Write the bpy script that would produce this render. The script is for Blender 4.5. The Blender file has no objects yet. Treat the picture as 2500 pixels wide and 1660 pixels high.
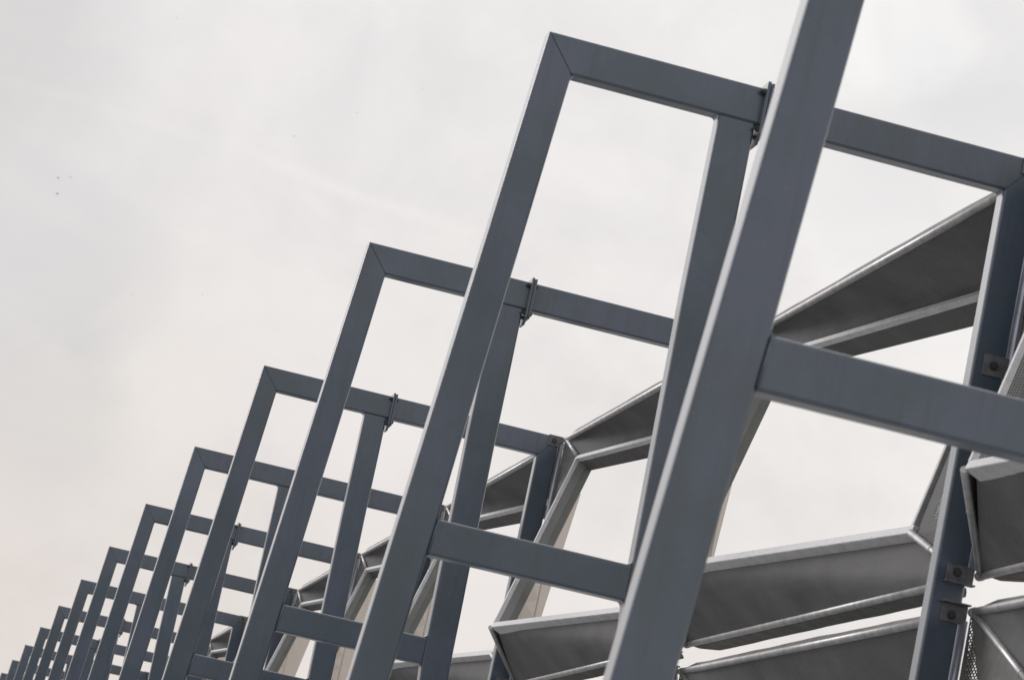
import bpy, bmesh, math, random
from mathutils import Vector, Matrix

sc = bpy.context.scene
COL = sc.collection
random.seed(7)

# ------------------------------------------------------------------ camera
S = 6.0                # spacing of the frames, metres
K0 = 1.58801           # distance from camera to the nearest frame, in spacings
H = 1.7                # eye height
FPX = 7507.09          # focal length in pixels of a 2500 px wide picture
PITCH, YAW, ROLL = (math.radians(a) for a in (11.4334, -9.6452, -12.0619))
Rc = Matrix.Rotation(YAW, 3, 'Z') @ Matrix.Rotation(PITCH, 3, 'X') @ Matrix.Rotation(ROLL, 3, 'Y')
right, fwd, up = Rc.col[0].copy(), Rc.col[1].copy(), Rc.col[2].copy()
cd = bpy.data.cameras.new('camera')
cam = bpy.data.objects.new('camera', cd)
COL.objects.link(cam)
m = Matrix((right, up, -fwd)).transposed().to_4x4()
m.translation = Vector((0, 0, H))
cam.matrix_world = m
cd.sensor_width = 36.0
cd.lens = 36.0 * FPX / 2500.0
cd.clip_end = 5000
cd.dof.use_dof = True
cd.dof.focus_distance = 25.0
cd.dof.aperture_fstop = 6.3
sc.camera = cam


def pix_dir(x, y):
    return (right * ((x - 1250) / FPX) + fwd + up * ((830 - y) / FPX)).normalized()


def YK(k):
    return (k + K0) * S


# ------------------------------------------------------------------ view, sun, sky
sc.view_settings.view_transform = 'Standard'
sc.view_settings.look = 'None'
sc.view_settings.exposure = 0.0
sc.view_settings.gamma = 1.0
SUN_EL, SUN_AZ = math.radians(22), math.radians(-36.5)     # azimuth from +Y, negative = towards -X
sun_dir = Vector((math.sin(SUN_AZ) * math.cos(SUN_EL), math.cos(SUN_AZ) * math.cos(SUN_EL), math.sin(SUN_EL)))
sl = bpy.data.lights.new('sun', 'SUN')
sl.energy = 1.35
sl.angle = math.radians(24)
sl.color = (1.0, 0.97, 0.95)
so = bpy.data.objects.new('sun', sl)
COL.objects.link(so)
so.rotation_euler = sun_dir.to_track_quat('Z', 'Y').to_euler()
so.location = (-30, 10, 40)


class NT:
    """small helper to wire nodes"""
    def __init__(self, tree):
        self.t = tree
        tree.nodes.clear()

    def n(self, typ, **kw):
        nd = self.t.nodes.new(typ)
        for k, v in kw.items():
            setattr(nd, k, v)
        return nd

    def put(self, sock, v):
        if hasattr(v, 'is_output') or isinstance(v, bpy.types.NodeSocket):
            self.t.links.new(v, sock)
        elif v is not None:
            sock.default_value = v

    def math(self, op, a, b=None, c=None, clamp=False):
        nd = self.n('ShaderNodeMath', operation=op)
        nd.use_clamp = clamp
        for i, v in enumerate((a, b, c)):
            if v is not None:
                self.put(nd.inputs[i], v)
        return nd.outputs[0]

    def vec(self, op, a, b=None):
        nd = self.n('ShaderNodeVectorMath', operation=op)
        self.put(nd.inputs[0], a)
        if b is not None:
            self.put(nd.inputs[1], b)
        return nd.outputs['Value'] if op in ('DOT_PRODUCT', 'LENGTH') else nd.outputs[0]

    def mix(self, fac, a, b, blend='MIX'):
        nd = self.n('ShaderNodeMix', data_type='RGBA', blend_type=blend)
        self.put(nd.inputs['Factor'], fac)
        self.put(nd.inputs[6], a)
        self.put(nd.inputs[7], b)
        return nd.outputs[2]

    def noise(self, vec, scale, detail=4, rough=0.5, dist=0.0):
        nd = self.n('ShaderNodeTexNoise')
        if vec is not None:
            self.put(nd.inputs['Vector'], vec)
        nd.inputs['Scale'].default_value = scale
        nd.inputs['Detail'].default_value = detail
        nd.inputs['Roughness'].default_value = rough
        nd.inputs['Distortion'].default_value = dist
        return nd.outputs['Fac']

    def rng(self, v, a, b, c=0.0, d=1.0, smooth=False):
        nd = self.n('ShaderNodeMapRange')
        nd.interpolation_type = 'SMOOTHSTEP' if smooth else 'LINEAR'
        nd.clamp = True
        self.put(nd.inputs[0], v)
        for i, q in enumerate((a, b, c, d)):
            nd.inputs[i + 1].default_value = q
        return nd.outputs[0]


def v4(c, s=1.0):
    return (c[0] * s, c[1] * s, c[2] * s, 1.0)


world = bpy.data.worlds.new('World')
sc.world = world
world.use_nodes = True
w = NT(world.node_tree)
sky = w.n('ShaderNodeTexSky', sky_type='NISHITA')
sky.sun_disc = False
sky.sun_elevation = SUN_EL
sky.sun_rotation = SUN_AZ
sky.air_density = 1.0
sky.dust_density = 4.0
tc = w.n('ShaderNodeTexCoord')
dirv = w.vec('NORMALIZE', tc.outputs['Generated'])
# the cloud deck: brighter to the upper right, duller to the lower left and behind
bright_axis = (pix_dir(2500, 0) - pix_dir(0, 1300)).normalized()
mid = pix_dir(1250, 830).dot(bright_axis)
g = w.vec('DOT_PRODUCT', dirv, tuple(bright_axis))
g = w.math('SUBTRACT', g, mid)
grad = w.rng(g, -0.24, 0.22, 0.0, 1.0)
n1 = w.noise(dirv, 9.0, 5, 0.55, 0.4)
n2 = w.noise(dirv, 26.0, 6, 0.6, 0.8)
n3 = w.noise(dirv, 4.0, 3, 0.5, 0.0)
cl = w.math('ADD', w.math('MULTIPLY', n1, 0.6), w.math('MULTIPLY', n2, 0.4))
cl = w.rng(cl, 0.34, 0.66, 0.0, 1.0, True)
upl = w.rng(w.vec('DOT_PRODUCT', dirv, tuple(up)), -0.09, 0.11, 0.0, 1.0, True)
low = w.mix(upl, w.mix(cl, v4((0.72, 0.665, 0.635)), v4((0.79, 0.73, 0.70))), w.mix(cl, v4((0.72, 0.695, 0.71)), v4((0.78, 0.755, 0.76))))
high = w.mix(cl, v4((0.855, 0.835, 0.825)), v4((0.965, 0.945, 0.93)))
cc = w.mix(grad, low, high)
# a blue-grey gap in the cloud at the left
gd = pix_dir(60, 690)
gap = w.vec('DOT_PRODUCT', dirv, tuple(gd))
gap = w.rng(gap, math.cos(0.055), math.cos(0.005), 0.0, 1.0, True)
gap = w.math('MULTIPLY', gap, w.rng(n2, 0.30, 0.62, 0.25, 1.0))
cc = w.mix(w.math('MULTIPLY', gap, 0.55), cc, v4((0.70, 0.69, 0.71)))
gd2 = pix_dir(-60, 60)
gap2 = w.rng(w.vec('DOT_PRODUCT', dirv, tuple(gd2)), math.cos(0.06), math.cos(0.0), 0.0, 0.5, True)
cc = w.mix(gap2, cc, v4((0.60, 0.585, 0.59)))


def streak(p0, p1, width, amount, tint):
    """a faint contrail between two directions of the sky"""
    global cc
    a, b = pix_dir(*p0), pix_dir(*p1)
    nrm = a.cross(b).normalized()
    along = (b - a).normalized()
    wob = w.math('MULTIPLY', w.math('SUBTRACT', n2, 0.5), 0.006)
    dist = w.math('ADD', w.vec('DOT_PRODUCT', dirv, tuple(nrm)), wob)
    f = w.rng(w.math('ABSOLUTE', dist), 0.0, width, 1.0, 0.0, True)
    s = w.vec('DOT_PRODUCT', dirv, tuple(along))
    s0, s1 = a.dot(along), b.dot(along)
    f = w.math('MULTIPLY', f, w.rng(s, s0 - 0.01, s0 + 0.02, 0, 1, True))
    f = w.math('MULTIPLY', f, w.rng(s, s1 - 0.02, s1 + 0.012, 1, 0, True))
    f = w.math('MULTIPLY', f, w.rng(n1, 0.3, 0.7, 0.55, 1.0))
    cc = w.mix(w.math('MULTIPLY', f, amount), cc, v4(tint))




def blob(px, rad, amount, tint, lo=0.3, hi=0.6):
    """a soft bank of cloud round one direction of the sky, its edge broken by noise"""
    global cc
    d = w.math('ADD', w.vec('DOT_PRODUCT', dirv, tuple(pix_dir(*px))), w.math('MULTIPLY', w.math('SUBTRACT', n2, 0.5), rad * rad * 0.9))
    f = w.rng(d, math.cos(rad), math.cos(rad * 0.25), 0.0, 1.0, True)
    f = w.math('MULTIPLY', f, w.rng(n1, lo, hi, 0.35, 1.0))
    cc = w.mix(w.math('MULTIPLY', f, amount), cc, v4(tint))


blob((2420, 190), 0.040, 0.75, (0.77, 0.765, 0.775))
blob((2200, 330), 0.025, 0.45, (0.80, 0.79, 0.79))
blob((2180, 60), 0.030, 0.6, (1.0, 0.99, 0.98))
blob((2150, 450), 0.030, 0.5, (0.82, 0.81, 0.81))
blob((250, 900), 0.040, 0.6, (0.84, 0.80, 0.76))
blob((480, 940), 0.030, 0.55, (0.85, 0.81, 0.775))
blob((120, 1030), 0.035, 0.6, (0.66, 0.64, 0.63))
blob((40, 640), 0.040, 0.55, (0.66, 0.65, 0.665))
blob((250, 690), 0.030, 0.4, (0.68, 0.665, 0.675))
streak((-100, 160), (900, 460), 0.0032, 0.07, (0.98, 0.96, 0.94))
streak((620, 385), (1130, 570), 0.0035, 0.20, (1.02, 1.00, 0.96))
# streaks of brighter and duller cloud lying along the same drift
ax_u = (pix_dir(2200, 600) - pix_dir(200, -50)).normalized()
ax_v = fwd.cross(ax_u).normalized()
cx = w.n('ShaderNodeCombineXYZ')
w.put(cx.inputs[0], w.math('MULTIPLY', w.vec('DOT_PRODUCT', dirv, tuple(ax_u)), 9.0))
w.put(cx.inputs[1], w.math('MULTIPLY', w.vec('DOT_PRODUCT', dirv, tuple(ax_v)), 24.0))
st = w.noise(cx.outputs[0], 1.6, 5, 0.55, 0.3)
cc = w.mix(w.rng(st, 0.35, 0.65, 0.0, 1.0, True), w.mix(1.0, cc, v4((0.983, 0.983, 0.987)), 'MULTIPLY'), w.mix(1.0, cc, v4((1.014, 1.012, 1.006)), 'MULTIPLY'))
# the half of the sky behind the photographer is a duller, heavier deck
back = w.rng(w.vec('DOT_PRODUCT', dirv, tuple(Vector((fwd.x, fwd.y, 0)).normalized())), -0.6, 0.5, 0.75, 1.0, True)
bcx = w.n('ShaderNodeCombineColor')
for i in range(3):
    w.put(bcx.inputs[i], back)
cc = w.mix(1.0, cc, bcx.outputs[0], 'MULTIPLY')
ccs = w.vec('SCALE', cc)
w.t.nodes[-1].inputs['Scale'].default_value = 10.0
final = w.mix(0.965, sky.outputs[0], ccs)
bg = w.n('ShaderNodeBackground')
w.put(bg.inputs[0], final)
bg.inputs[1].default_value = 0.1
wo = w.n('ShaderNodeOutputWorld')
w.t.links.new(bg.outputs[0], wo.inputs[0])

# ------------------------------------------------------------------ materials


def base_mat(name):
    mt = bpy.data.materials.new(name)
    mt.use_nodes = True
    nt = NT(mt.node_tree)
    out = nt.n('ShaderNodeOutputMaterial')
    bs = nt.n('ShaderNodeBsdfPrincipled')
    nt.t.links.new(bs.outputs[0], out.inputs[0])
    return mt, nt, bs, out


def mat_paint():
    """blue-grey paint on rolled steel tube"""
    mt, t, b, o = base_mat('grey_paint')
    tcn = t.n('ShaderNodeTexCoord')
    oi = t.n('ShaderNodeObjectInfo')
    co = t.vec('ADD', tcn.outputs['Object'], oi.outputs['Location'])
    mp = t.n('ShaderNodeMapping')
    t.put(mp.inputs[0], co)
    mp.inputs['Scale'].default_value = (7, 7, 0.7)
    streaks = t.noise(mp.outputs[0], 1.5, 5, 0.6)
    cloud = t.noise(co, 1.4, 6, 0.68, 0.5)
    spots = t.noise(co, 16.0, 3, 0.5)
    c = t.mix(t.rng(cloud, 0.38, 0.62), v4((0.039, 0.072, 0.102)), v4((0.072, 0.094, 0.150)))
    c = t.mix(t.math('MULTIPLY', t.rng(streaks, 0.50, 0.66), 0.6), c, v4((0.048, 0.070, 0.086)))
    c = t.mix(t.math('MULTIPLY', t.rng(spots, 0.74, 0.80), 0.5), c, v4((0.05, 0.05, 0.052)))
    stain = t.noise(mp.outputs[0], 0.5, 6, 0.7, 0.6)
    c = t.mix(t.math('MULTIPLY', t.rng(stain, 0.55, 0.72), 0.4), c, v4((0.084, 0.088, 0.118)))
    scuff = t.noise(co, 38.0, 4, 0.65)
    c = t.mix(t.math('MULTIPLY', t.rng(scuff, 0.64, 0.72), 0.45), c, v4((0.16, 0.17, 0.18)))
    grain = t.noise(co, 130.0, 3, 0.7)
    c = t.mix(t.math('MULTIPLY', t.rng(grain, 0.45, 0.70), 0.30), c, v4((0.090, 0.112, 0.150)))
    drip = t.n('ShaderNodeMapping')
    t.put(drip.inputs[0], co)
    drip.inputs['Scale'].default_value = (26, 26, 0.5)
    dr = t.noise(drip.outputs[0], 1.0, 4, 0.6)
    c = t.mix(t.math('MULTIPLY', t.rng(dr, 0.58, 0.72), 0.35), c, v4((0.036, 0.048, 0.060)))
    rv = t.n('ShaderNodeHueSaturation')
    t.put(rv.inputs['Value'], t.rng(oi.outputs["Random"], 0, 1, 0.88, 1.04))
    t.put(rv.inputs['Color'], c)
    c = rv.outputs[0]
    t.put(b.inputs['Base Color'], c)
    t.put(b.inputs['Roughness'], t.rng(streaks, 0.3, 0.7, 0.34, 0.46))
    b.inputs['Coat Weight'].default_value = 1.0
    b.inputs['Coat Roughness'].default_value = 0.2
    b.inputs['Coat IOR'].default_value = 1.6
    fine = t.noise(co, 220.0, 2, 0.5)
    bp = t.n('ShaderNodeBump')
    bp.inputs['Strength'].default_value = 0.06
    bp.inputs['Distance'].default_value = 0.002
    t.put(bp.inputs['Height'], fine)
    t.put(b.inputs['Normal'], bp.outputs[0])
    return mt


def mat_plain(name, col, rough=0.5, metal=0.0, var=0.2, scale=6.0):
    mt, t, b, o = base_mat(name)
    tcn = t.n('ShaderNodeTexCoord')
    n = t.noise(tcn.outputs['Object'], scale, 5, 0.6)
    c = t.mix(t.rng(n, 0.3, 0.7), v4(col, 1 - var), v4(col, 1 + var))
    t.put(b.inputs['Base Color'], c)
    b.inputs['Roughness'].default_value = rough
    b.inputs['Metallic'].default_value = metal
    return mt


def mat_galv():
    """galvanised steel with streaks and scuffs"""
    mt, t, b, o = base_mat('galvanised_steel')
    tcn = t.n('ShaderNodeTexCoord')
    co = tcn.outputs['Object']
    n = t.noise(co, 7.0, 6, 0.65)
    sp = t.noise(co, 45.0, 4, 0.6)
    vr = t.n('ShaderNodeTexVoronoi')
    vr.inputs['Scale'].default_value = 60.0
    t.put(vr.inputs['Vector'], co)
    c = t.mix(t.rng(n, 0.3, 0.7), v4((0.52, 0.52, 0.54)), v4((0.76, 0.76, 0.79)))
    c = t.mix(t.math('MULTIPLY', t.rng(sp, 0.55, 0.70), 0.65), c, v4((0.36, 0.35, 0.34)))
    c = t.mix(0.2, c, t.mix(t.math('MULTIPLY', vr.outputs['Distance'], 1.6), v4((0.5, 0.5, 0.51)), v4((0.8, 0.8, 0.8))))
    t.put(b.inputs['Base Color'], c)
    b.inputs['Metallic'].default_value = 0.05
    t.put(b.inputs['Roughness'], t.rng(n, 0.3, 0.7, 0.5, 0.7))
    b.inputs['Specular IOR Level'].default_value = 0.3
    return mt


def hole_mask(t, pitch, r, aa=0.12):
    """1 inside the holes of a staggered round-hole pattern laid out in metres on the sheet"""
    uv = t.n('ShaderNodeUVMap').outputs[0]
    q3 = math.sqrt(3)
    p = t.vec('MULTIPLY', uv, (1 / pitch, 1 / (pitch * q3), 0))
    ds = []
    for off in ((0, 0, 0), (0.5, 0.5, 0)):
        f = t.vec('FRACTION', t.vec('ADD', p, off))
        f = t.vec('SUBTRACT', f, (0.5, 0.5, 0))
        f = t.vec('MULTIPLY', f, (1, q3, 0))
        ds.append(t.vec('LENGTH', f))
    d = t.math('MINIMUM', ds[0], ds[1])
    return t.rng(d, r / pitch - aa / 2, r / pitch + aa / 2, 1.0, 0.0)


def mat_sheet(name, col, through, pitch=0.018, r=0.0062, dots=0.45):
    mt, t, b, o = base_mat(name)
    tcn = t.n('ShaderNodeTexCoord')
    co = tcn.outputs['Object']
    n = t.noise(co, 2.5, 5, 0.6)
    sp = t.noise(co, 14.0, 4, 0.6)
    stn = t.noise(co, 1.1, 5, 0.65, 0.8)
    c = t.mix(t.rng(n, 0.3, 0.7), v4(col, 0.82), v4(col, 1.18))
    c = t.mix(t.math('MULTIPLY', t.rng(stn, 0.54, 0.68), 0.25), c, v4(col, 1.5))
    c = t.mix(t.math('MULTIPLY', t.rng(sp, 0.62, 0.75), 0.3), c, v4(col, 0.5))
    hm = hole_mask(t, pitch, r)
    if not through:
        c = t.mix(t.math('MULTIPLY', hm, dots), c, v4(col, 0.12))
    t.put(b.inputs['Base Color'], c)
    b.inputs['Metallic'].default_value = 0.0
    b.inputs['Specular IOR Level'].default_value = 0.12
    t.put(b.inputs['Roughness'], t.rng(n, 0.3, 0.7, 0.7, 0.85))
    if through:
        tr = t.n('ShaderNodeBsdfTransparent')
        mx = t.n('ShaderNodeMixShader')
        t.put(mx.inputs[0], hm)
        t.t.links.new(b.outputs[0], mx.inputs[1])
        t.t.links.new(tr.outputs[0], mx.inputs[2])
        t.t.links.new(mx.outputs[0], o.inputs[0])
    return mt


def mat_outer():
    """the tan outer skin: fine perforated sheet, seen as grain"""
    mt, t, b, o = base_mat('tan_outer_sheet')
    tcn = t.n('ShaderNodeTexCoord')
    co = tcn.outputs['Object']
    n = t.noise(co, 2.0, 5, 0.6)
    gr = t.noise(co, 90.0, 3, 0.7)
    c = t.mix(t.rng(n, 0.3, 0.7), v4((0.70, 0.61, 0.525)), v4((0.78, 0.69, 0.60)))
    c = t.mix(t.math('MULTIPLY', t.rng(gr, 0.40, 0.66), 0.45), c, v4((0.34, 0.29, 0.25)))
    hm = hole_mask(t, 0.018, 0.0062)
    c = t.mix(t.math('MULTIPLY', hm, 0.35), c, v4((0.10, 0.09, 0.08)))
    t.put(b.inputs['Base Color'], c)
    b.inputs['Roughness'].default_value = 0.6
    return mt


M = {
    'paint': mat_paint(),
    'seam': mat_plain('weld_seam', (0.036, 0.044, 0.06), 0.6),
    'bolt': mat_plain('bolt_steel', (0.07, 0.072, 0.075), 0.42, 0.5),
    'bracket': mat_plain('bracket_steel', (0.16, 0.165, 0.175), 0.5, 0.3, 0.3, 20),
    'galv': mat_galv(),
    'tube': mat_plain('zinc_tube', (0.44, 0.44, 0.445), 0.45, 0.6, 0.25, 9),
    'side': mat_plain('pale_side_tube', (0.42, 0.45, 0.52), 0.28, 0.6, 0.15, 9),
    'sheet': mat_sheet('dark_perforated_sheet', (0.225, 0.226, 0.228), False, dots=0.75),
    'open': mat_sheet('open_perforated_sheet', (0.09, 0.09, 0.088), True),
    'reveal': mat_sheet('reveal_sheet', (0.34, 0.345, 0.34), False, dots=0.7),
    'lip': mat_plain('dark_sheet_edge', (0.10, 0.10, 0.096), 0.6, 0.0, 0.4, 8),
    'outer': mat_outer(),
    'bird': mat_plain('dark_plumage', (0.03, 0.03, 0.032), 0.8),
}


def mat_ground():
    mt, t, b, o = base_mat('pale_paving')
    tcn = t.n('ShaderNodeTexCoord')
    n = t.noise(tcn.outputs['Object'], 0.5, 6, 0.6)
    c = t.mix(t.rng(n, 0.3, 0.7), v4((0.32, 0.32, 0.32)), v4((0.42, 0.42, 0.42)))
    t.put(b.inputs['Base Color'], c)
    b.inputs['Roughness'].default_value = 0.9
    return mt


# ------------------------------------------------------------------ mesh helpers
def V(u, y, z):
    return Vector((u, y, z))


def obj(name, bm, mats, parent=None):
    bm.normal_update()
    me = bpy.data.meshes.new(name)
    bm.to_mesh(me)
    bm.free()
    if not isinstance(mats, (list, tuple)):
        mats = [mats]
    for q in mats:
        me.materials.append(q)
    o = bpy.data.objects.new(name, me)
    COL.objects.link(o)
    if parent:
        o.parent = parent
    return o


def thing(name, loc):
    o = bpy.data.objects.new(name, None)
    COL.objects.link(o)
    o.location = loc
    o.empty_display_size = 0.3
    return o


def tag(o, label, cat, group=None):
    o['label'] = label
    o['category'] = cat
    o['kind'] = 'thing'
    if group:
        o['group'] = group
    return o


def copy_tree(o, parent=None):
    c = o.copy()
    COL.objects.link(c)
    c.parent = parent
    for ch in list(o.children):
        copy_tree(ch, c)
    return c


def prism(bm, poly, y0, y1, bevel=0.012, mi=0, seg=2):
    """polygon in the (x, z) plane pushed from y0 to y1; its long edges are rounded like rolled tube"""
    a = [bm.verts.new((p[0], y0, p[1])) for p in poly]
    b = [bm.verts.new((p[0], y1, p[1])) for p in poly]
    n = len(poly)
    fs = [bm.faces.new(a), bm.faces.new(list(reversed(b)))]
    for i in range(n):
        fs.append(bm.faces.new((a[i], b[i], b[(i + 1) % n], a[(i + 1) % n])))
    for q in fs:
        q.material_index = mi
    bmesh.ops.recalc_face_normals(bm, faces=fs)
    if bevel:
        es = set()
        for q in fs:
            for e in q.edges:
                if e.calc_length() > 0.35:
                    es.add(e)
        r = bmesh.ops.bevel(bm, geom=list(es), offset=bevel, segments=seg, profile=0.5, affect='EDGES')
        for q in r['faces']:
            q.material_index = mi
    return bm


def box(bm, lo, hi, mi=0, bevel=0.0):
    x0, y0, z0 = lo
    x1, y1, z1 = hi
    r = bmesh.ops.create_cube(bm, size=1.0)
    vs = r['verts']
    for v in vs:
        v.co = Vector((x0 + (v.co.x + .5) * (x1 - x0), y0 + (v.co.y + .5) * (y1 - y0), z0 + (v.co.z + .5) * (z1 - z0)))
    fs = {f for v in vs for f in v.link_faces}
    for f in fs:
        f.material_index = mi
    if bevel:
        es = {e for v in vs for e in v.link_edges}
        r = bmesh.ops.bevel(bm, geom=list(es), offset=bevel, segments=1, affect='EDGES')
        for q in r['faces']:
            q.material_index = mi
    return bm


def cyl(bm, p0, p1, r, n=14, mi=0, r1=None, smooth=True):
    p0, p1 = Vector(p0), Vector(p1)
    d = (p1 - p0).normalized()
    x = d.orthogonal().normalized()
    y = d.cross(x)
    r1 = r if r1 is None else r1
    A, B = [], []
    for i in range(n):
        a = 2 * math.pi * i / n
        q = x * math.cos(a) + y * math.sin(a)
        A.append(bm.verts.new(p0 + q * r))
        B.append(bm.verts.new(p1 + q * r1))
    fs = []
    for i in range(n):
        f = bm.faces.new((A[i], A[(i + 1) % n], B[(i + 1) % n], B[i]))
        f.smooth = smooth
        fs.append(f)
    fs.append(bm.faces.new(list(reversed(A))))
    fs.append(bm.faces.new(B))
    for f in fs:
        f.material_index = mi
    return bm


def plate(bm, pts, thick=0.003, mi=0, mo=None, uvf=None):
    """thin sheet of metal over a flat or folded polygon (3 or 4 points), texture laid out in metres"""
    uvl = bm.loops.layers.uv.verify()
    pts = [Vector(p) for p in pts]
    n = (pts[1] - pts[0]).cross(pts[2] - pts[0]).normalized()
    ex = (pts[1] - pts[0]).normalized()
    ey = n.cross(ex)
    a = [bm.verts.new(p - n * thick / 2) for p in pts]
    b = [bm.verts.new(p + n * thick / 2) for p in pts]
    k = len(pts)
    fs = [bm.faces.new(list(reversed(a))), bm.faces.new(b)]
    for i in range(k):
        fs.append(bm.faces.new((a[i], a[(i + 1) % k], b[(i + 1) % k], b[i])))
    if mo is not None:
        bm.normal_update()
    for f in fs:
        f.material_index = mo if (mo is not None and mi == 0 and f.normal.x > 0.05) else mi
        for l in f.loops:
            d = l.vert.co - pts[0]
            l[uvl].uv = uvf(l.vert.co) if uvf else (d.dot(ex), d.dot(ey))
    return bm


def patch(bm, a, b, c, d, crease=0.5, diag=0, nu=18, nv=6, thick=0.004, dent=0.0, seed=0):
    """sheet over the four corners a-b (one edge) and d-c (opposite edge), softly folded along a diagonal"""
    uvl = bm.loops.layers.uv.verify()
    rr = random.Random(seed)
    ph = [rr.random() * 6.28 for _ in range(6)]
    a, b, c, d = (Vector(q) for q in (a, b, c, d))
    nn = ((b - a).cross(d - a) + (c - b).cross(d - b)).normalized()
    W_, H_ = (b - a).length, (d - a).length
    rows = []
    for i in range(nu + 1):
        s = i / nu
        col = []
        for j in range(nv + 1):
            t = j / nv
            bil = a.lerp(b, s).lerp(d.lerp(c, s), t)
            if diag == 0:        # fold a-c
                tri_ = a + (b - a) * s + (c - b) * t if s >= t else a + (d - a) * t + (c - d) * s
            else:                # fold b-d
                tri_ = a + (b - a) * s + (d - a) * t if s + t <= 1 else c + (d - c) * (1 - s) + (b - c) * (1 - t)
            p = bil.lerp(tri_, crease)
            k = math.sin(math.pi * s) * math.sin(math.pi * t)
            p = p + nn * dent * k * (math.sin(5 * s + ph[0]) + 0.6 * math.sin(11 * s + 4 * t + ph[1]) + 0.4 * math.sin(23 * s - 5 * t + ph[2]))
            col.append(p)
        rows.append(col)
    for side in (0, 1):
        vs = [[bm.verts.new(p + nn * thick * (side - 0.5)) for p in col] for col in rows]
        for i in range(nu):
            for j in range(nv):
                q = (vs[i][j], vs[i + 1][j], vs[i + 1][j + 1], vs[i][j + 1])
                f = bm.faces.new(q if side else tuple(reversed(q)))
                f.smooth = True
                for l in f.loops:
                    for ii, jj in ((i, j), (i + 1, j), (i + 1, j + 1), (i, j + 1)):
                        if l.vert is vs[ii][jj]:
                            l[uvl].uv = (ii / nu * W_, jj / nv * H_)
    return bm


def wavy_lip(bm, p0, p1, dvec, amp, thick=0.004, n=26, seed=0, mi=0):
    """a folded sheet edge along p0-p1, its free border slightly buckled"""
    rr = random.Random(seed)
    p0, p1, dvec = Vector(p0), Vector(p1), Vector(dvec)
    ph = [rr.random() * 6.28 for _ in range(4)]
    nn = (p1 - p0).cross(dvec).normalized()
    rows = []
    for i in range(n + 1):
        s = i / n
        wv = amp * (0.6 * math.sin(9 * s + ph[0]) + 0.4 * math.sin(23 * s + ph[1]) + 0.25 * math.sin(51 * s + ph[2]))
        e = 1.0
        if s < 0.04:
            e = 0.35 + 0.65 * s / 0.04
        if s > 0.96:
            e = 0.35 + 0.65 * (1 - s) / 0.04
        base = p0.lerp(p1, s)
        tip = base + dvec * e + dvec.normalized() * wv
        rows.append([bm.verts.new(q) for q in (base - nn * thick / 2, tip - nn * thick / 2, tip + nn * thick / 2, base + nn * thick / 2)])
    for i in range(n):
        a, b = rows[i], rows[i + 1]
        for j in range(4):
            f = bm.faces.new((a[j], a[(j + 1) % 4], b[(j + 1) % 4], b[j]))
            f.material_index = mi
    bm.faces.new(rows[0])
    bm.faces.new(list(reversed(rows[-1])))
    return bm


def bar(bm, a, b, inw, nrm, w_, d_, mi=0, bevel=0.004):
    """rectangular bar along a-b; w_ wide towards inw, d_ deep along nrm"""
    a, b = Vector(a), Vector(b)
    ax = (b - a).normalized()
    inw = (inw - ax * inw.dot(ax)).normalized()
    nrm = (nrm - ax * nrm.dot(ax)).normalized()
    sec = [(0, 0), (w_, 0), (w_, d_), (0, d_)]
    A = [bm.verts.new(a + inw * s + nrm * t) for s, t in sec]
    B = [bm.verts.new(b + inw * s + nrm * t) for s, t in sec]
    fs = [bm.faces.new(A), bm.faces.new(list(reversed(B)))]
    for i in range(4):
        fs.append(bm.faces.new((A[i], B[i], B[(i + 1) % 4], A[(i + 1) % 4])))
    bmesh.ops.recalc_face_normals(bm, faces=fs)
    for f in fs:
        f.material_index = mi
    if bevel:
        es = [e for e in {e for f in fs for e in f.edges} if e.calc_length() > 0.3]
        r = bmesh.ops.bevel(bm, geom=es, offset=bevel, segments=1, affect='EDGES')
        for q in r['faces']:
            q.material_index = mi
    return bm


NEWBM = bmesh.new

# ------------------------------------------------------------------ ground
gb = NEWBM()
for q in ((-2500, -2500), (2500, -2500), (2500, 2500), (-2500, 2500)):
    gb.verts.new((q[0], q[1], 0))
gb.faces.new(gb.verts[:])
go = obj('ground', gb, mat_ground())
go['kind'] = 'structure'

# ------------------------------------------------------------------ the steel frame (one, then copies)
# numbers are metres in the plane of the frame; z is measured from the eye and H is added
BX = 3.9                                         # x of the frame's own origin
D = 0.12                                         # tube depth


def Z(z):
    return z + H


def leg_l(z):
    return 2.4890 + (z - 4.865) * 0.0855        # left edge of the leaning outer leg


def leg_r(z):
    return 2.6565 + (z - 4.660) * 0.0808


ZT, ZB = 4.866, 4.660                            # top beam
LT, LB = 2.180, 1.988                            # lower beam
IL, IR = 3.490, 3.695                            # inner leg
RL, RR = 5.130, 5.312                            # rear post
FL0, FL1 = 3.706, 3.746                          # flange joint


def loc2(poly):
    return [(u - BX, Z(z)) for u, z in poly]


def seam(bm, p, q, wd=0.005, y=-0.0015, mi=1):
    """weld line on the front face"""
    p, q = Vector((p[0] - BX, Z(p[1]))), Vector((q[0] - BX, Z(q[1])))
    d = (q - p).normalized()
    n = Vector((-d.y, d.x)) * wd / 2
    prism(bm, [tuple(p + n), tuple(q + n), tuple(q - n), tuple(p - n)], y, 0.02, 0, mi)


def seam_side(bm, p, q, wd):
    seam(bm, p, q, wd)


def gusset(bm, c, d1, d2, r, n=5):
    """small concave weld fillet in an inside corner, as deep as the tube"""
    c = Vector((c[0] - BX, Z(c[1])))
    d1, d2 = Vector(d1).normalized(), Vector(d2).normalized()
    a, b = c + d1 * r, c + d2 * r
    o = c + (d1 + d2) * r
    pts = [tuple(c)]
    for i in range(n + 1):
        s = i / n
        q = a.lerp(b, s)
        v = q - o
        ra = (a - o).length * (1 - s) + (b - o).length * s
        pts.append(tuple(o + v.normalized() * ra))
    prism(bm, pts, 0.012, D - 0.012, 0, 0)


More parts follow.
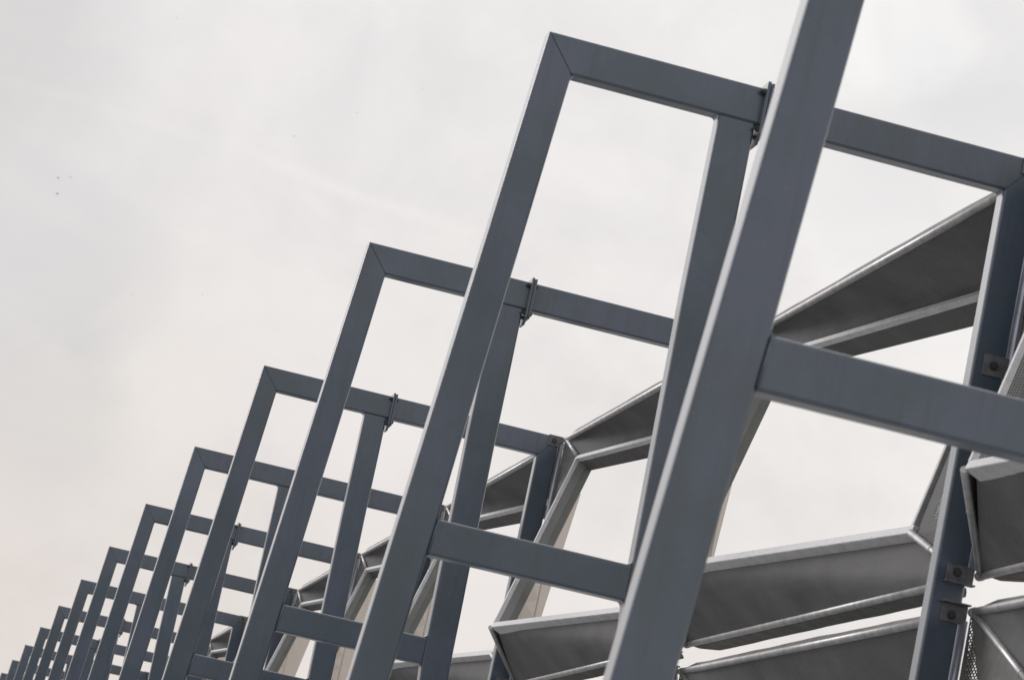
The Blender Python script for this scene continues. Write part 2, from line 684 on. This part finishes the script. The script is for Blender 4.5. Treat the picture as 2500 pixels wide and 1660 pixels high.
def make_frame():
    root = thing('steel_frame', (0, 0, 0))
    e = 0.0008                                    # hairline between butted members
    zg = -H                                       # ground
    bm = NEWBM()
    prism(bm, loc2([(leg_l(ZT), ZT), (leg_r(ZB), ZB), (leg_r(zg), zg), (leg_l(zg), zg)]), 0, D, 0.013)
    seam(bm, (leg_l(ZT) + 0.014, ZT - 0.017), (leg_r(ZB) - 0.002, ZB + 0.002), 0.004)
    seam(bm, (leg_r(LT) + 0.003, LT - 0.01), (leg_r(LB) + 0.003, LB + 0.006), 0.004)
    gusset(bm, (leg_r(LT), LT), (0.0855, 1), (1, 0), 0.022)
    cyl(bm, (leg_r(LT) - BX + .004, 0.001, Z(LT - .012)), (leg_r(LB) - BX + .004, 0.001, Z(LB + .012)), 0.006, 10)
    gusset(bm, (leg_r(LB), LB), (-0.0855, -1), (1, 0), 0.018)
    gusset(bm, (leg_r(ZB), ZB), (-0.0855, -1), (1, 0), 0.022)
    obj('outer_leg', bm, [M['paint'], M['seam']], root)

    bm = NEWBM()
    prism(bm, loc2([(leg_l(ZT) + e, ZT), (FL0, ZT), (FL0, ZB), (leg_r(ZB) + e, ZB)]), 0, D, 0.013)
    seam(bm, (IL + 0.005, ZB - 0.001), (IR + 0.005, ZB - 0.001), 0.005)
    gusset(bm, (IL, ZB), (0, -1), (-1, 0), 0.026)
    obj('top_beam', bm, [M['paint'], M['seam']], root)

    bm = NEWBM()
    prism(bm, loc2([(IL - .003, ZB - e), (IR - .002, ZB - e), (IR + .001, 3.7), (IR + .022, LB), (IR + .085, 1.2), (IR + .10, zg), (IL + .10, zg), (IL + .083, 1.2),
                    (IL + .020, LB), (IL + .018, LT), (IL - .003, 3.7)]), 0, D, 0.013)
    gusset(bm, (IL + .018, LT), (0, 1), (-1, 0), 0.026)
    gusset(bm, (IL + .020, LB), (0, -1), (-1, 0), 0.022)
    seam(bm, (IL + 0.015, LT - 0.01), (IL + 0.017, LB + 0.01), 0.004)
    obj('inner_leg', bm, [M['paint'], M['seam']], root)

    bm = NEWBM()
    prism(bm, loc2([(leg_r(LT) + e, LT), (IL + .018 - e, LT), (IL + .020 - e, LB), (leg_r(LB) + e, LB)]), 0, D, 0.013)
    obj('lower_beam', bm, M['paint'], root)

    bm = NEWBM()
    prism(bm, loc2([(FL1, ZT), (RR, ZT), (RL, ZB), (FL1, ZB)]), 0, D, 0.013)
    seam(bm, (RL + 0.002, ZB + 0.002), (RR - 0.014, ZT - 0.016), 0.004)
    obj('rear_beam', bm, [M['paint'], M['seam']], root)

    bm = NEWBM()
    prism(bm, loc2([(RL, ZB - e), (RR, ZT - 2 * e), (RR, zg), (RL, zg)]), 0, D, 0.013)
    gusset(bm, (RL, ZB), (0, -1), (-1, 0), 0.02)
    obj('rear_post', bm, M['paint'], root)

    # bolted flange: two plates, nuts on the front corners
    for (u0, u1, zt, zb, ch) in ((FL0 + .0005, FL0 + 0.0185, 4.893, 4.545, 0.05), (FL1 - 0.0185, FL1 - .0005, 4.886, 4.590, 0.02)):
        bm = NEWBM()
        yy0, yy1 = -0.052, D + 0.052
        prof = [(yy0, zt), (yy1, zt), (yy1, zb + ch), (yy1 - ch, zb), (yy0 + ch, zb), (yy0, zb + ch)]
        A = [bm.verts.new((u0 - BX, y, Z(z))) for y, z in prof]
        B = [bm.verts.new((u1 - BX, y, Z(z))) for y, z in prof]
        bm.faces.new(A)
        bm.faces.new(list(reversed(B)))
        for i in range(len(prof)):
            bm.faces.new((A[i], B[i], B[(i + 1) % len(prof)], A[(i + 1) % len(prof)]))
        bmesh.ops.recalc_face_normals(bm, faces=bm.faces[:])
        bmesh.ops.bevel(bm, geom=bm.edges[:], offset=0.002, segments=1, affect='EDGES')
        fp = obj('flange_plate', bm, M['paint'], root)
        left = u0 < FL0 + 0.01
        for z in (4.838, 4.628):
            for y in (-0.026, D + 0.026):
                bm = NEWBM()
                if left:
                    cyl(bm, (u0 - BX - 0.016, y, Z(z)), (u0 - BX, y, Z(z)), 0.017, 6, 0, smooth=False)
                    cyl(bm, (u0 - BX - 0.030, y, Z(z)), (u0 - BX - 0.016, y, Z(z)), 0.009, 10)
                else:
                    cyl(bm, (u1 - BX, y, Z(z)), (u1 - BX + 0.012, y, Z(z)), 0.016, 6, 0, smooth=False)
                obj('bolt', bm, M['bolt'], fp)

    # brackets that carry the facade panels
    for (u0, u1, z0, z1, lug, bz) in ((5.205, 5.345, 4.770, 4.872, 0, 4.818), (5.185, 5.340, 3.628, 3.745, 0, 3.685),
                                      (5.190, 5.345, 2.492, 2.585, -1, 2.545), (5.200, 5.345, 2.276, 2.374, 1, 2.315)):
        bm = NEWBM()
        box(bm, (u0 - BX, -0.012, Z(z0)), (u1 - BX, -0.0005, Z(z1)), 0, 0.0025)
        if lug < 0:
            box(bm, (u0 - 0.012 - BX, -0.06, Z(z0 - 0.010)), (u1 - BX, -0.001, Z(z0 - 0.001)), 0, 0.002)
        if lug > 0:
            box(bm, (u0 - 0.012 - BX, -0.06, Z(z1 + 0.001)), (u1 - BX, -0.001, Z(z1 + 0.010)), 0, 0.002)
        br = obj('bracket', bm, M['bracket'], root)
        bm = NEWBM()
        cx_ = u0 + 0.058 - BX
        cyl(bm, (cx_, -0.016, Z(bz)), (cx_, -0.013, Z(bz)), 0.025, 18)
        cyl(bm, (cx_, -0.027, Z(bz)), (cx_, -0.016, Z(bz)), 0.017, 6, 0, smooth=False)
        obj('bolt', bm, M['bolt'], br)
    return root


ORD = ['nearest', 'second', 'third', 'fourth', 'fifth', 'sixth', 'seventh', 'eighth', 'ninth', 'tenth', 'eleventh',
       'twelfth', 'thirteenth', 'fourteenth', 'fifteenth', 'sixteenth']
frame0 = make_frame()
NF = 15
for k in range(NF):
    o = frame0 if k == 0 else copy_tree(frame0)
    o.location = (BX, YK(k), 0)
    if k == 0:
        lab = 'nearest blue-grey steel frame, its thick leaning leg running out of the top of the picture'
    elif k == 1:
        lab = 'second blue-grey steel frame from the camera, tallest frame whose top corner shows'
    else:
        lab = '%s blue-grey steel frame counting from the nearest down the receding row' % ORD[k]
    if k == NF - 1:
        lab = 'last and farthest blue-grey steel frame at the bottom left end of the row'
    tag(o, lab, 'steel frame', 'row of blue-grey steel frames')

# ------------------------------------------------------------------ folded perforated facade panels
# a panel hangs between the rear posts of two neighbouring frames; y runs from the far post (0) towards the camera (-6)
PX = 5.343


def P(u, dy, z):
    return Vector((u - PX, -dy, Z(z)))


def make_panel(name, zt, zb, hole, seed, lower=False):
    root = thing(name, (0, 0, 0))
    TU = 5.365
    TF, TN = P(TU, 0.06, zt), P(TU, S - 0.14, zt)
    FF, FN = P(TU, 0.06, zb), P(TU, S - 0.14, zb)
    C, Dn, Bn, B = (P(*q) for q in hole)          # bottom far, bottom near, top near, top far
    ctr = (C + Dn + Bn + B) / 4
    n = (Bn - C).cross(B - Dn).normalized()
    if n.x < 0:
        n = -n
    # tubes along the outline
    for nm, a, b, r, mt in (('edge_tube', TF, TN, 0.024, 'tube'), ('edge_tube', FF, FN, 0.024, 'tube'),
                            ('side_tube', P(PX - .002, 0.0, zt - 0.05), P(PX - .002, 0.0, zb + 0.03), 0.019, 'side'),
                            ('side_tube', P(PX + .03, S - 0.16, zt - 0.03), P(PX + .03, S - 0.16, zb + 0.03), 0.019, 'side'),
                            ('corner_tube', TF, B, 0.021, 'tube'), ('corner_tube', FF, C, 0.021, 'tube'),
                            ('corner_tube', FN, Dn, 0.021, 'tube'), ('corner_tube', TN, Bn, 0.021, 'tube')):
        bm = NEWBM()
        cyl(bm, a, b, r, 16)
        if nm == 'corner_tube':
            q = a.lerp(b, 0.62)
            d = (b - a).normalized() * 0.005
            cyl(bm, q - d, q + d, r + 0.0025, 16)
        if nm == 'edge_tube':                     # welded end pieces
            d = (b - a).normalized()
            cyl(bm, a - d * 0.03, a + d * 0.02, r * 1.12, 16)
        obj(nm, bm, M[mt], root)
    # bars round the opening
    wt, wl, wb, wr = 0.044, 0.030, 0.055, 0.032
    dt, dl, db, dr = 0.05, 0.04, 0.11, 0.05
    for a, b, ww, dd in ((B, Bn, wt, dt), (C, Dn, wb, db), (C, B, wl, dl), (Dn, Bn, wr, dr)):
        bm = NEWBM()
        inw = ctr - (a + b) / 2
        ax = (b - a).normalized()
        trim = 0.0 if ww in (wt, wb) else 0.050
        bar(bm, a + ax * trim, b - ax * trim, inw, n, ww, dd)
        obj('opening_bar', bm, M['dull'] if ww == wr else M['galv'], root)
    up_in = Vector((0, 0, 1))
    # reveals: sheet folded back round the opening
    def inner(p, wa, wb_):
        return p

    inT = ((C + Dn) / 2 - (B + Bn) / 2).normalized()
    inL = ((Dn + Bn) / 2 - (C + B) / 2).normalized()
    bm = NEWBM()
    a0, a1 = B + inT * wt + n * dt + inL * 0.03, Bn + inT * wt + n * dt - inL * 0.03
    am, a1 = a0.lerp(a1, 0.86), a0.lerp(a1, 0.975)
    plate(bm, [a0, am, am + n * 0.19, a0 + n * 0.13], 0.004)
    plate(bm, [am, a1, a1 + n * 0.01, am + n * 0.19], 0.004)
    obj('reveal', bm, M['sheet'], root)
    bm = NEWBM()
    a0, a1 = C + inL * wl + n * dl - inT * wb, B + inL * wl + n * dl + inT * wt
    plate(bm, [a0, a1, a1 + n * 0.072, a0 + n * 0.072], 0.004, 0)
    plate(bm, [a0 + n * 0.074, a1 + n * 0.074, a1 + n * 0.135, a0 + n * 0.135], 0.005, 1)
    obj('reveal', bm, [M['reveal'], M['lipgrey']], root)
    bm = NEWBM()
    wavy_lip(bm, C + n * (db - .004) - inT * (wb - .004), Dn + n * (db - .004) - inT * (wb - .004), -inT * 0.022, 0.006, 0.004, 40, seed + 5)
    obj('reveal', bm, M['lip'], root)
    # folded sheets
    off = n * 0.012
    bm = NEWBM()
    b0, b1 = B + n * dt * 0.5, Bn + n * dt * 0.5
    patch(bm, TF, TN, b1, b0, 0.72, 0, dent=0.005, seed=seed)
    obj('perforated_sheet', bm, M['sheet'], root)
    bm = NEWBM()
    c0, d0 = C + n * (db - .03) - inT * 0.012, Dn + n * (db - .03) - inT * 0.012
    patch(bm, c0, d0, FN, FF, 0.72, 0, dent=0.005, seed=seed + 1)
    obj('perforated_sheet', bm, M['sheet'], root)
    def ruled(bm, e0, e1, x, yy, bands, n_=10, corner=True, mo=None, ust=1.0):
        """twisted side sheet between the edge of the opening e0 (low) - e1 (high) and the upright at (x, yy)"""
        Tz = lambda p: Vector((x, yy, p.z))
        UF = lambda c_: (math.hypot(c_.x - x, c_.y - yy) * ust, c_.z)
        for i in range(n_):
            s0, s1 = i / n_, (i + 1) / n_
            a0_, a1_ = e0.lerp(e1, s0), e0.lerp(e1, s1)
            for t0, t1, mi, lo, hi in bands:
                k0_, k1_ = a0_.lerp(Tz(a0_), t0), a0_.lerp(Tz(a0_), t1)
                k2_, k3_ = a1_.lerp(Tz(a1_), t1), a1_.lerp(Tz(a1_), t0)
                mm = mi if lo <= s0 < hi else 0
                plate(bm, [k0_, k1_, k2_], 0.003, mm, mo, UF)
                plate(bm, [k0_, k2_, k3_], 0.003, mm, mo, UF)
        if corner:
            for t0, t1, mi, lo, hi in bands:
                plate(bm, [e1.lerp(Tz(e1), t0), e1.lerp(Tz(e1), t1), Vector((x, yy, Z(zt - 0.01)))], 0.003, mi if hi >= 1.0 else 0, mo, UF)
            plate(bm, [e0, Tz(e0), Vector((x, yy, Z(zb + 0.01)))], 0.003, 0, mo)

    # far side sheet; the lower panels have an open strip beside the post
    bm = NEWBM()
    yf = -0.012
    if lower:
        bands = ((0.0, 0.70, 0, 0, 0), (0.70, 0.90, 1, 0.0, 1.0), (0.90, 1.0, 0, 0, 0))
    else:
        bands = ((0.0, 1.0, 0, 0, 0),)
    ruled(bm, C + n * 0.025 + inL * 0.006, B + n * 0.025 + inL * 0.006, 0.022, yf, bands, ust=0.5 if lower else 1.0)
    obj('perforated_sheet', bm, [M['lip'] if lower else M['sheet'], M['open']], root)
    # near side sheet, with the open strip along the edge of the opening
    xn, yn = 0.03, -(S - 0.18)
    nb = ((0.0, 0.23, 0, 0, 0), (0.23, 0.42, 1, 0.05, 0.6), (0.42, 1.0, 0, 0, 0))
    bm = NEWBM()
    ruled(bm, Dn + n * 0.03, Bn + n * 0.03, xn, yn, nb, 20, True, 2)
    obj('perforated_sheet', bm, [M['sheet'], M['open'], M['outer']], root)
    # tan outer skins of the far and the near side
    OX = 5.412 - PX
    bm = NEWBM()
    if not lower:
        ruled(bm, C + inL * wl + n * (dl + 0.138), B + inL * wl + n * (dl + 0.138), OX, 0.0, ((0.0, 1.0, 0, 0, 0),), 10, True)
        obj('outer_sheet', bm, M['outer'], root)
        bm = NEWBM()
    oT, oB = Vector((OX, -(S - .004), Z(zt - 0.06))), Vector((OX, -(S - .004), Z(zb + 0.03)))
    e1 = Bn + n * 0.05
    plate(bm, [e1, oT, oB], 0.003)
    obj('outer_sheet', bm, M['outer'], root)
    bm = NEWBM()
    box(bm, (OX - 0.016, -(S - 0.004) - 0.035, Z(zb + 0.02)), (OX + 0.012, -(S - 0.004) - 0.003, Z(zt - 0.06)), 0, 0.008)
    obj('fold_line_strip', bm, M['strip'], root)  # added strip; its colour draws the light line where the skins fold
    # sheet edges turned over behind the tubes
    bm = NEWBM()
    wavy_lip(bm, TF + V(0.002, 0, 0.0), TN + V(0.002, 0, 0.0), V(0.026, 0, 0.056 if lower else 0.078), 0.006, 0.004, 46, seed)
    obj('sheet_edge', bm, M['lip'], root)
    bm = NEWBM()
    wavy_lip(bm, FF + V(0.01, -0.16, -0.022), FN + V(0.01, 0.16, -0.022), V(0.13, 0, -0.012), 0.005, 0.004, 46, seed + 3)
    obj('sheet_edge', bm, M['lip'], root)
    return root


M['dull'] = mat_plain('dull_zinc', (0.34, 0.35, 0.35), 0.5, 0.1, 0.2, 12)
M['strip'] = mat_plain('pale_fold_line', (0.60, 0.55, 0.49), 0.5, 0.0, 0.12, 5)  # light line of the fold, put in as a pale colour
M['lipgrey'] = mat_plain('plain_folded_sheet', (0.16, 0.165, 0.16), 0.5, 0.0, 0.2, 5)
hole_up = ((4.857, 0.99, 2.900), (5.293, 4.947, 2.877), (5.97, 4.00, 4.73), (5.377, 0.605, 4.635))
hole_lo = ((4.90, 0.95, 0.40), (5.30, 4.95, 0.40), (5.95, 4.10, 1.80), (5.46, 1.20, 1.78))
up0 = make_panel('facade_panel', 4.850, 2.548, hole_up, 11)
lo0 = make_panel('facade_panel', 2.350, 0.050, hole_lo, 29, True)
NP = 11
for i, (proto, row) in enumerate(((up0, 'upper'), (lo0, 'lower'))):
    for k in range(1, NP + 1):
        o = proto if k == 1 else copy_tree(proto)
        o.location = (PX, YK(k) + 0.0, 0)
        tag(o, '%s folded perforated panel hung between rear posts of the %s and %s steel frames' % (row, ORD[k - 1], ORD[k]),
            'facade panel', '%s row of folded facade panels' % row)

# ------------------------------------------------------------------ birds far up
def bird_mesh():
    bm = NEWBM()
    cyl(bm, (0, -0.12, 0), (0, 0.02, 0), 0.028, 8, 0, 0.04)
    cyl(bm, (0, 0.02, 0), (0, 0.14, 0.01), 0.04, 8, 0, 0.012)
    cyl(bm, (0, -0.2, 0), (0, -0.12, 0), 0.012, 8, 0, 0.028)
    for s in (-1, 1):
        A = [(0.02, -0.05), (0.20, -0.02), (0.38, -0.10), (0.20, 0.08), (0.02, 0.06)]
        zz = [0.01, 0.09, 0.05, 0.09, 0.01]
        t = [bm.verts.new((s * x, y, z + 0.008)) for (x, y), z in zip(A, zz)]
        b = [bm.verts.new((s * x, y, z - 0.004)) for (x, y), z in zip(A, zz)]
        bm.faces.new(t)
        bm.faces.new(list(reversed(b)))
        for i in range(5):
            bm.faces.new((t[i], b[i], b[(i + 1) % 5], t[(i + 1) % 5]))
    bmesh.ops.recalc_face_normals(bm, faces=bm.faces[:])
    return bm


bird0 = obj('bird', bird_mesh(), M['bird'])
B_AT = [(171, 433, 1), (141, 435, 1), (140, 474, 1), (433, 44, 0), (741, 195, 0), (872, 276, 0), (718, 333, 0), (750, 438, 0),
        (1030, 220, 0), (324, 718, 0), (494, 720, 0)]
for i, (x, y, big) in enumerate(B_AT):
    o = bird0 if i == 0 else copy_tree(bird0)
    dist = 430 if big else 1000
    o.location = Vector((0, 0, H)) + pix_dir(x, y) * dist
    o.rotation_euler = (0.3 * math.sin(i), 0.5 * math.cos(2 * i), 2.4 * i)
    if big:
        lab = ['slightly larger dark bird with slanting wings, rightmost of three close together at left',
               'tiny dark bird just left of the slanting bird, near the left edge',
               'tiny dark bird flying lowest of the three close together at left'][i]
    else:
        lab = 'tiny lone dark bird, a speck high up in the pale sky'
    tag(o, lab, 'bird', 'far birds in the sky')
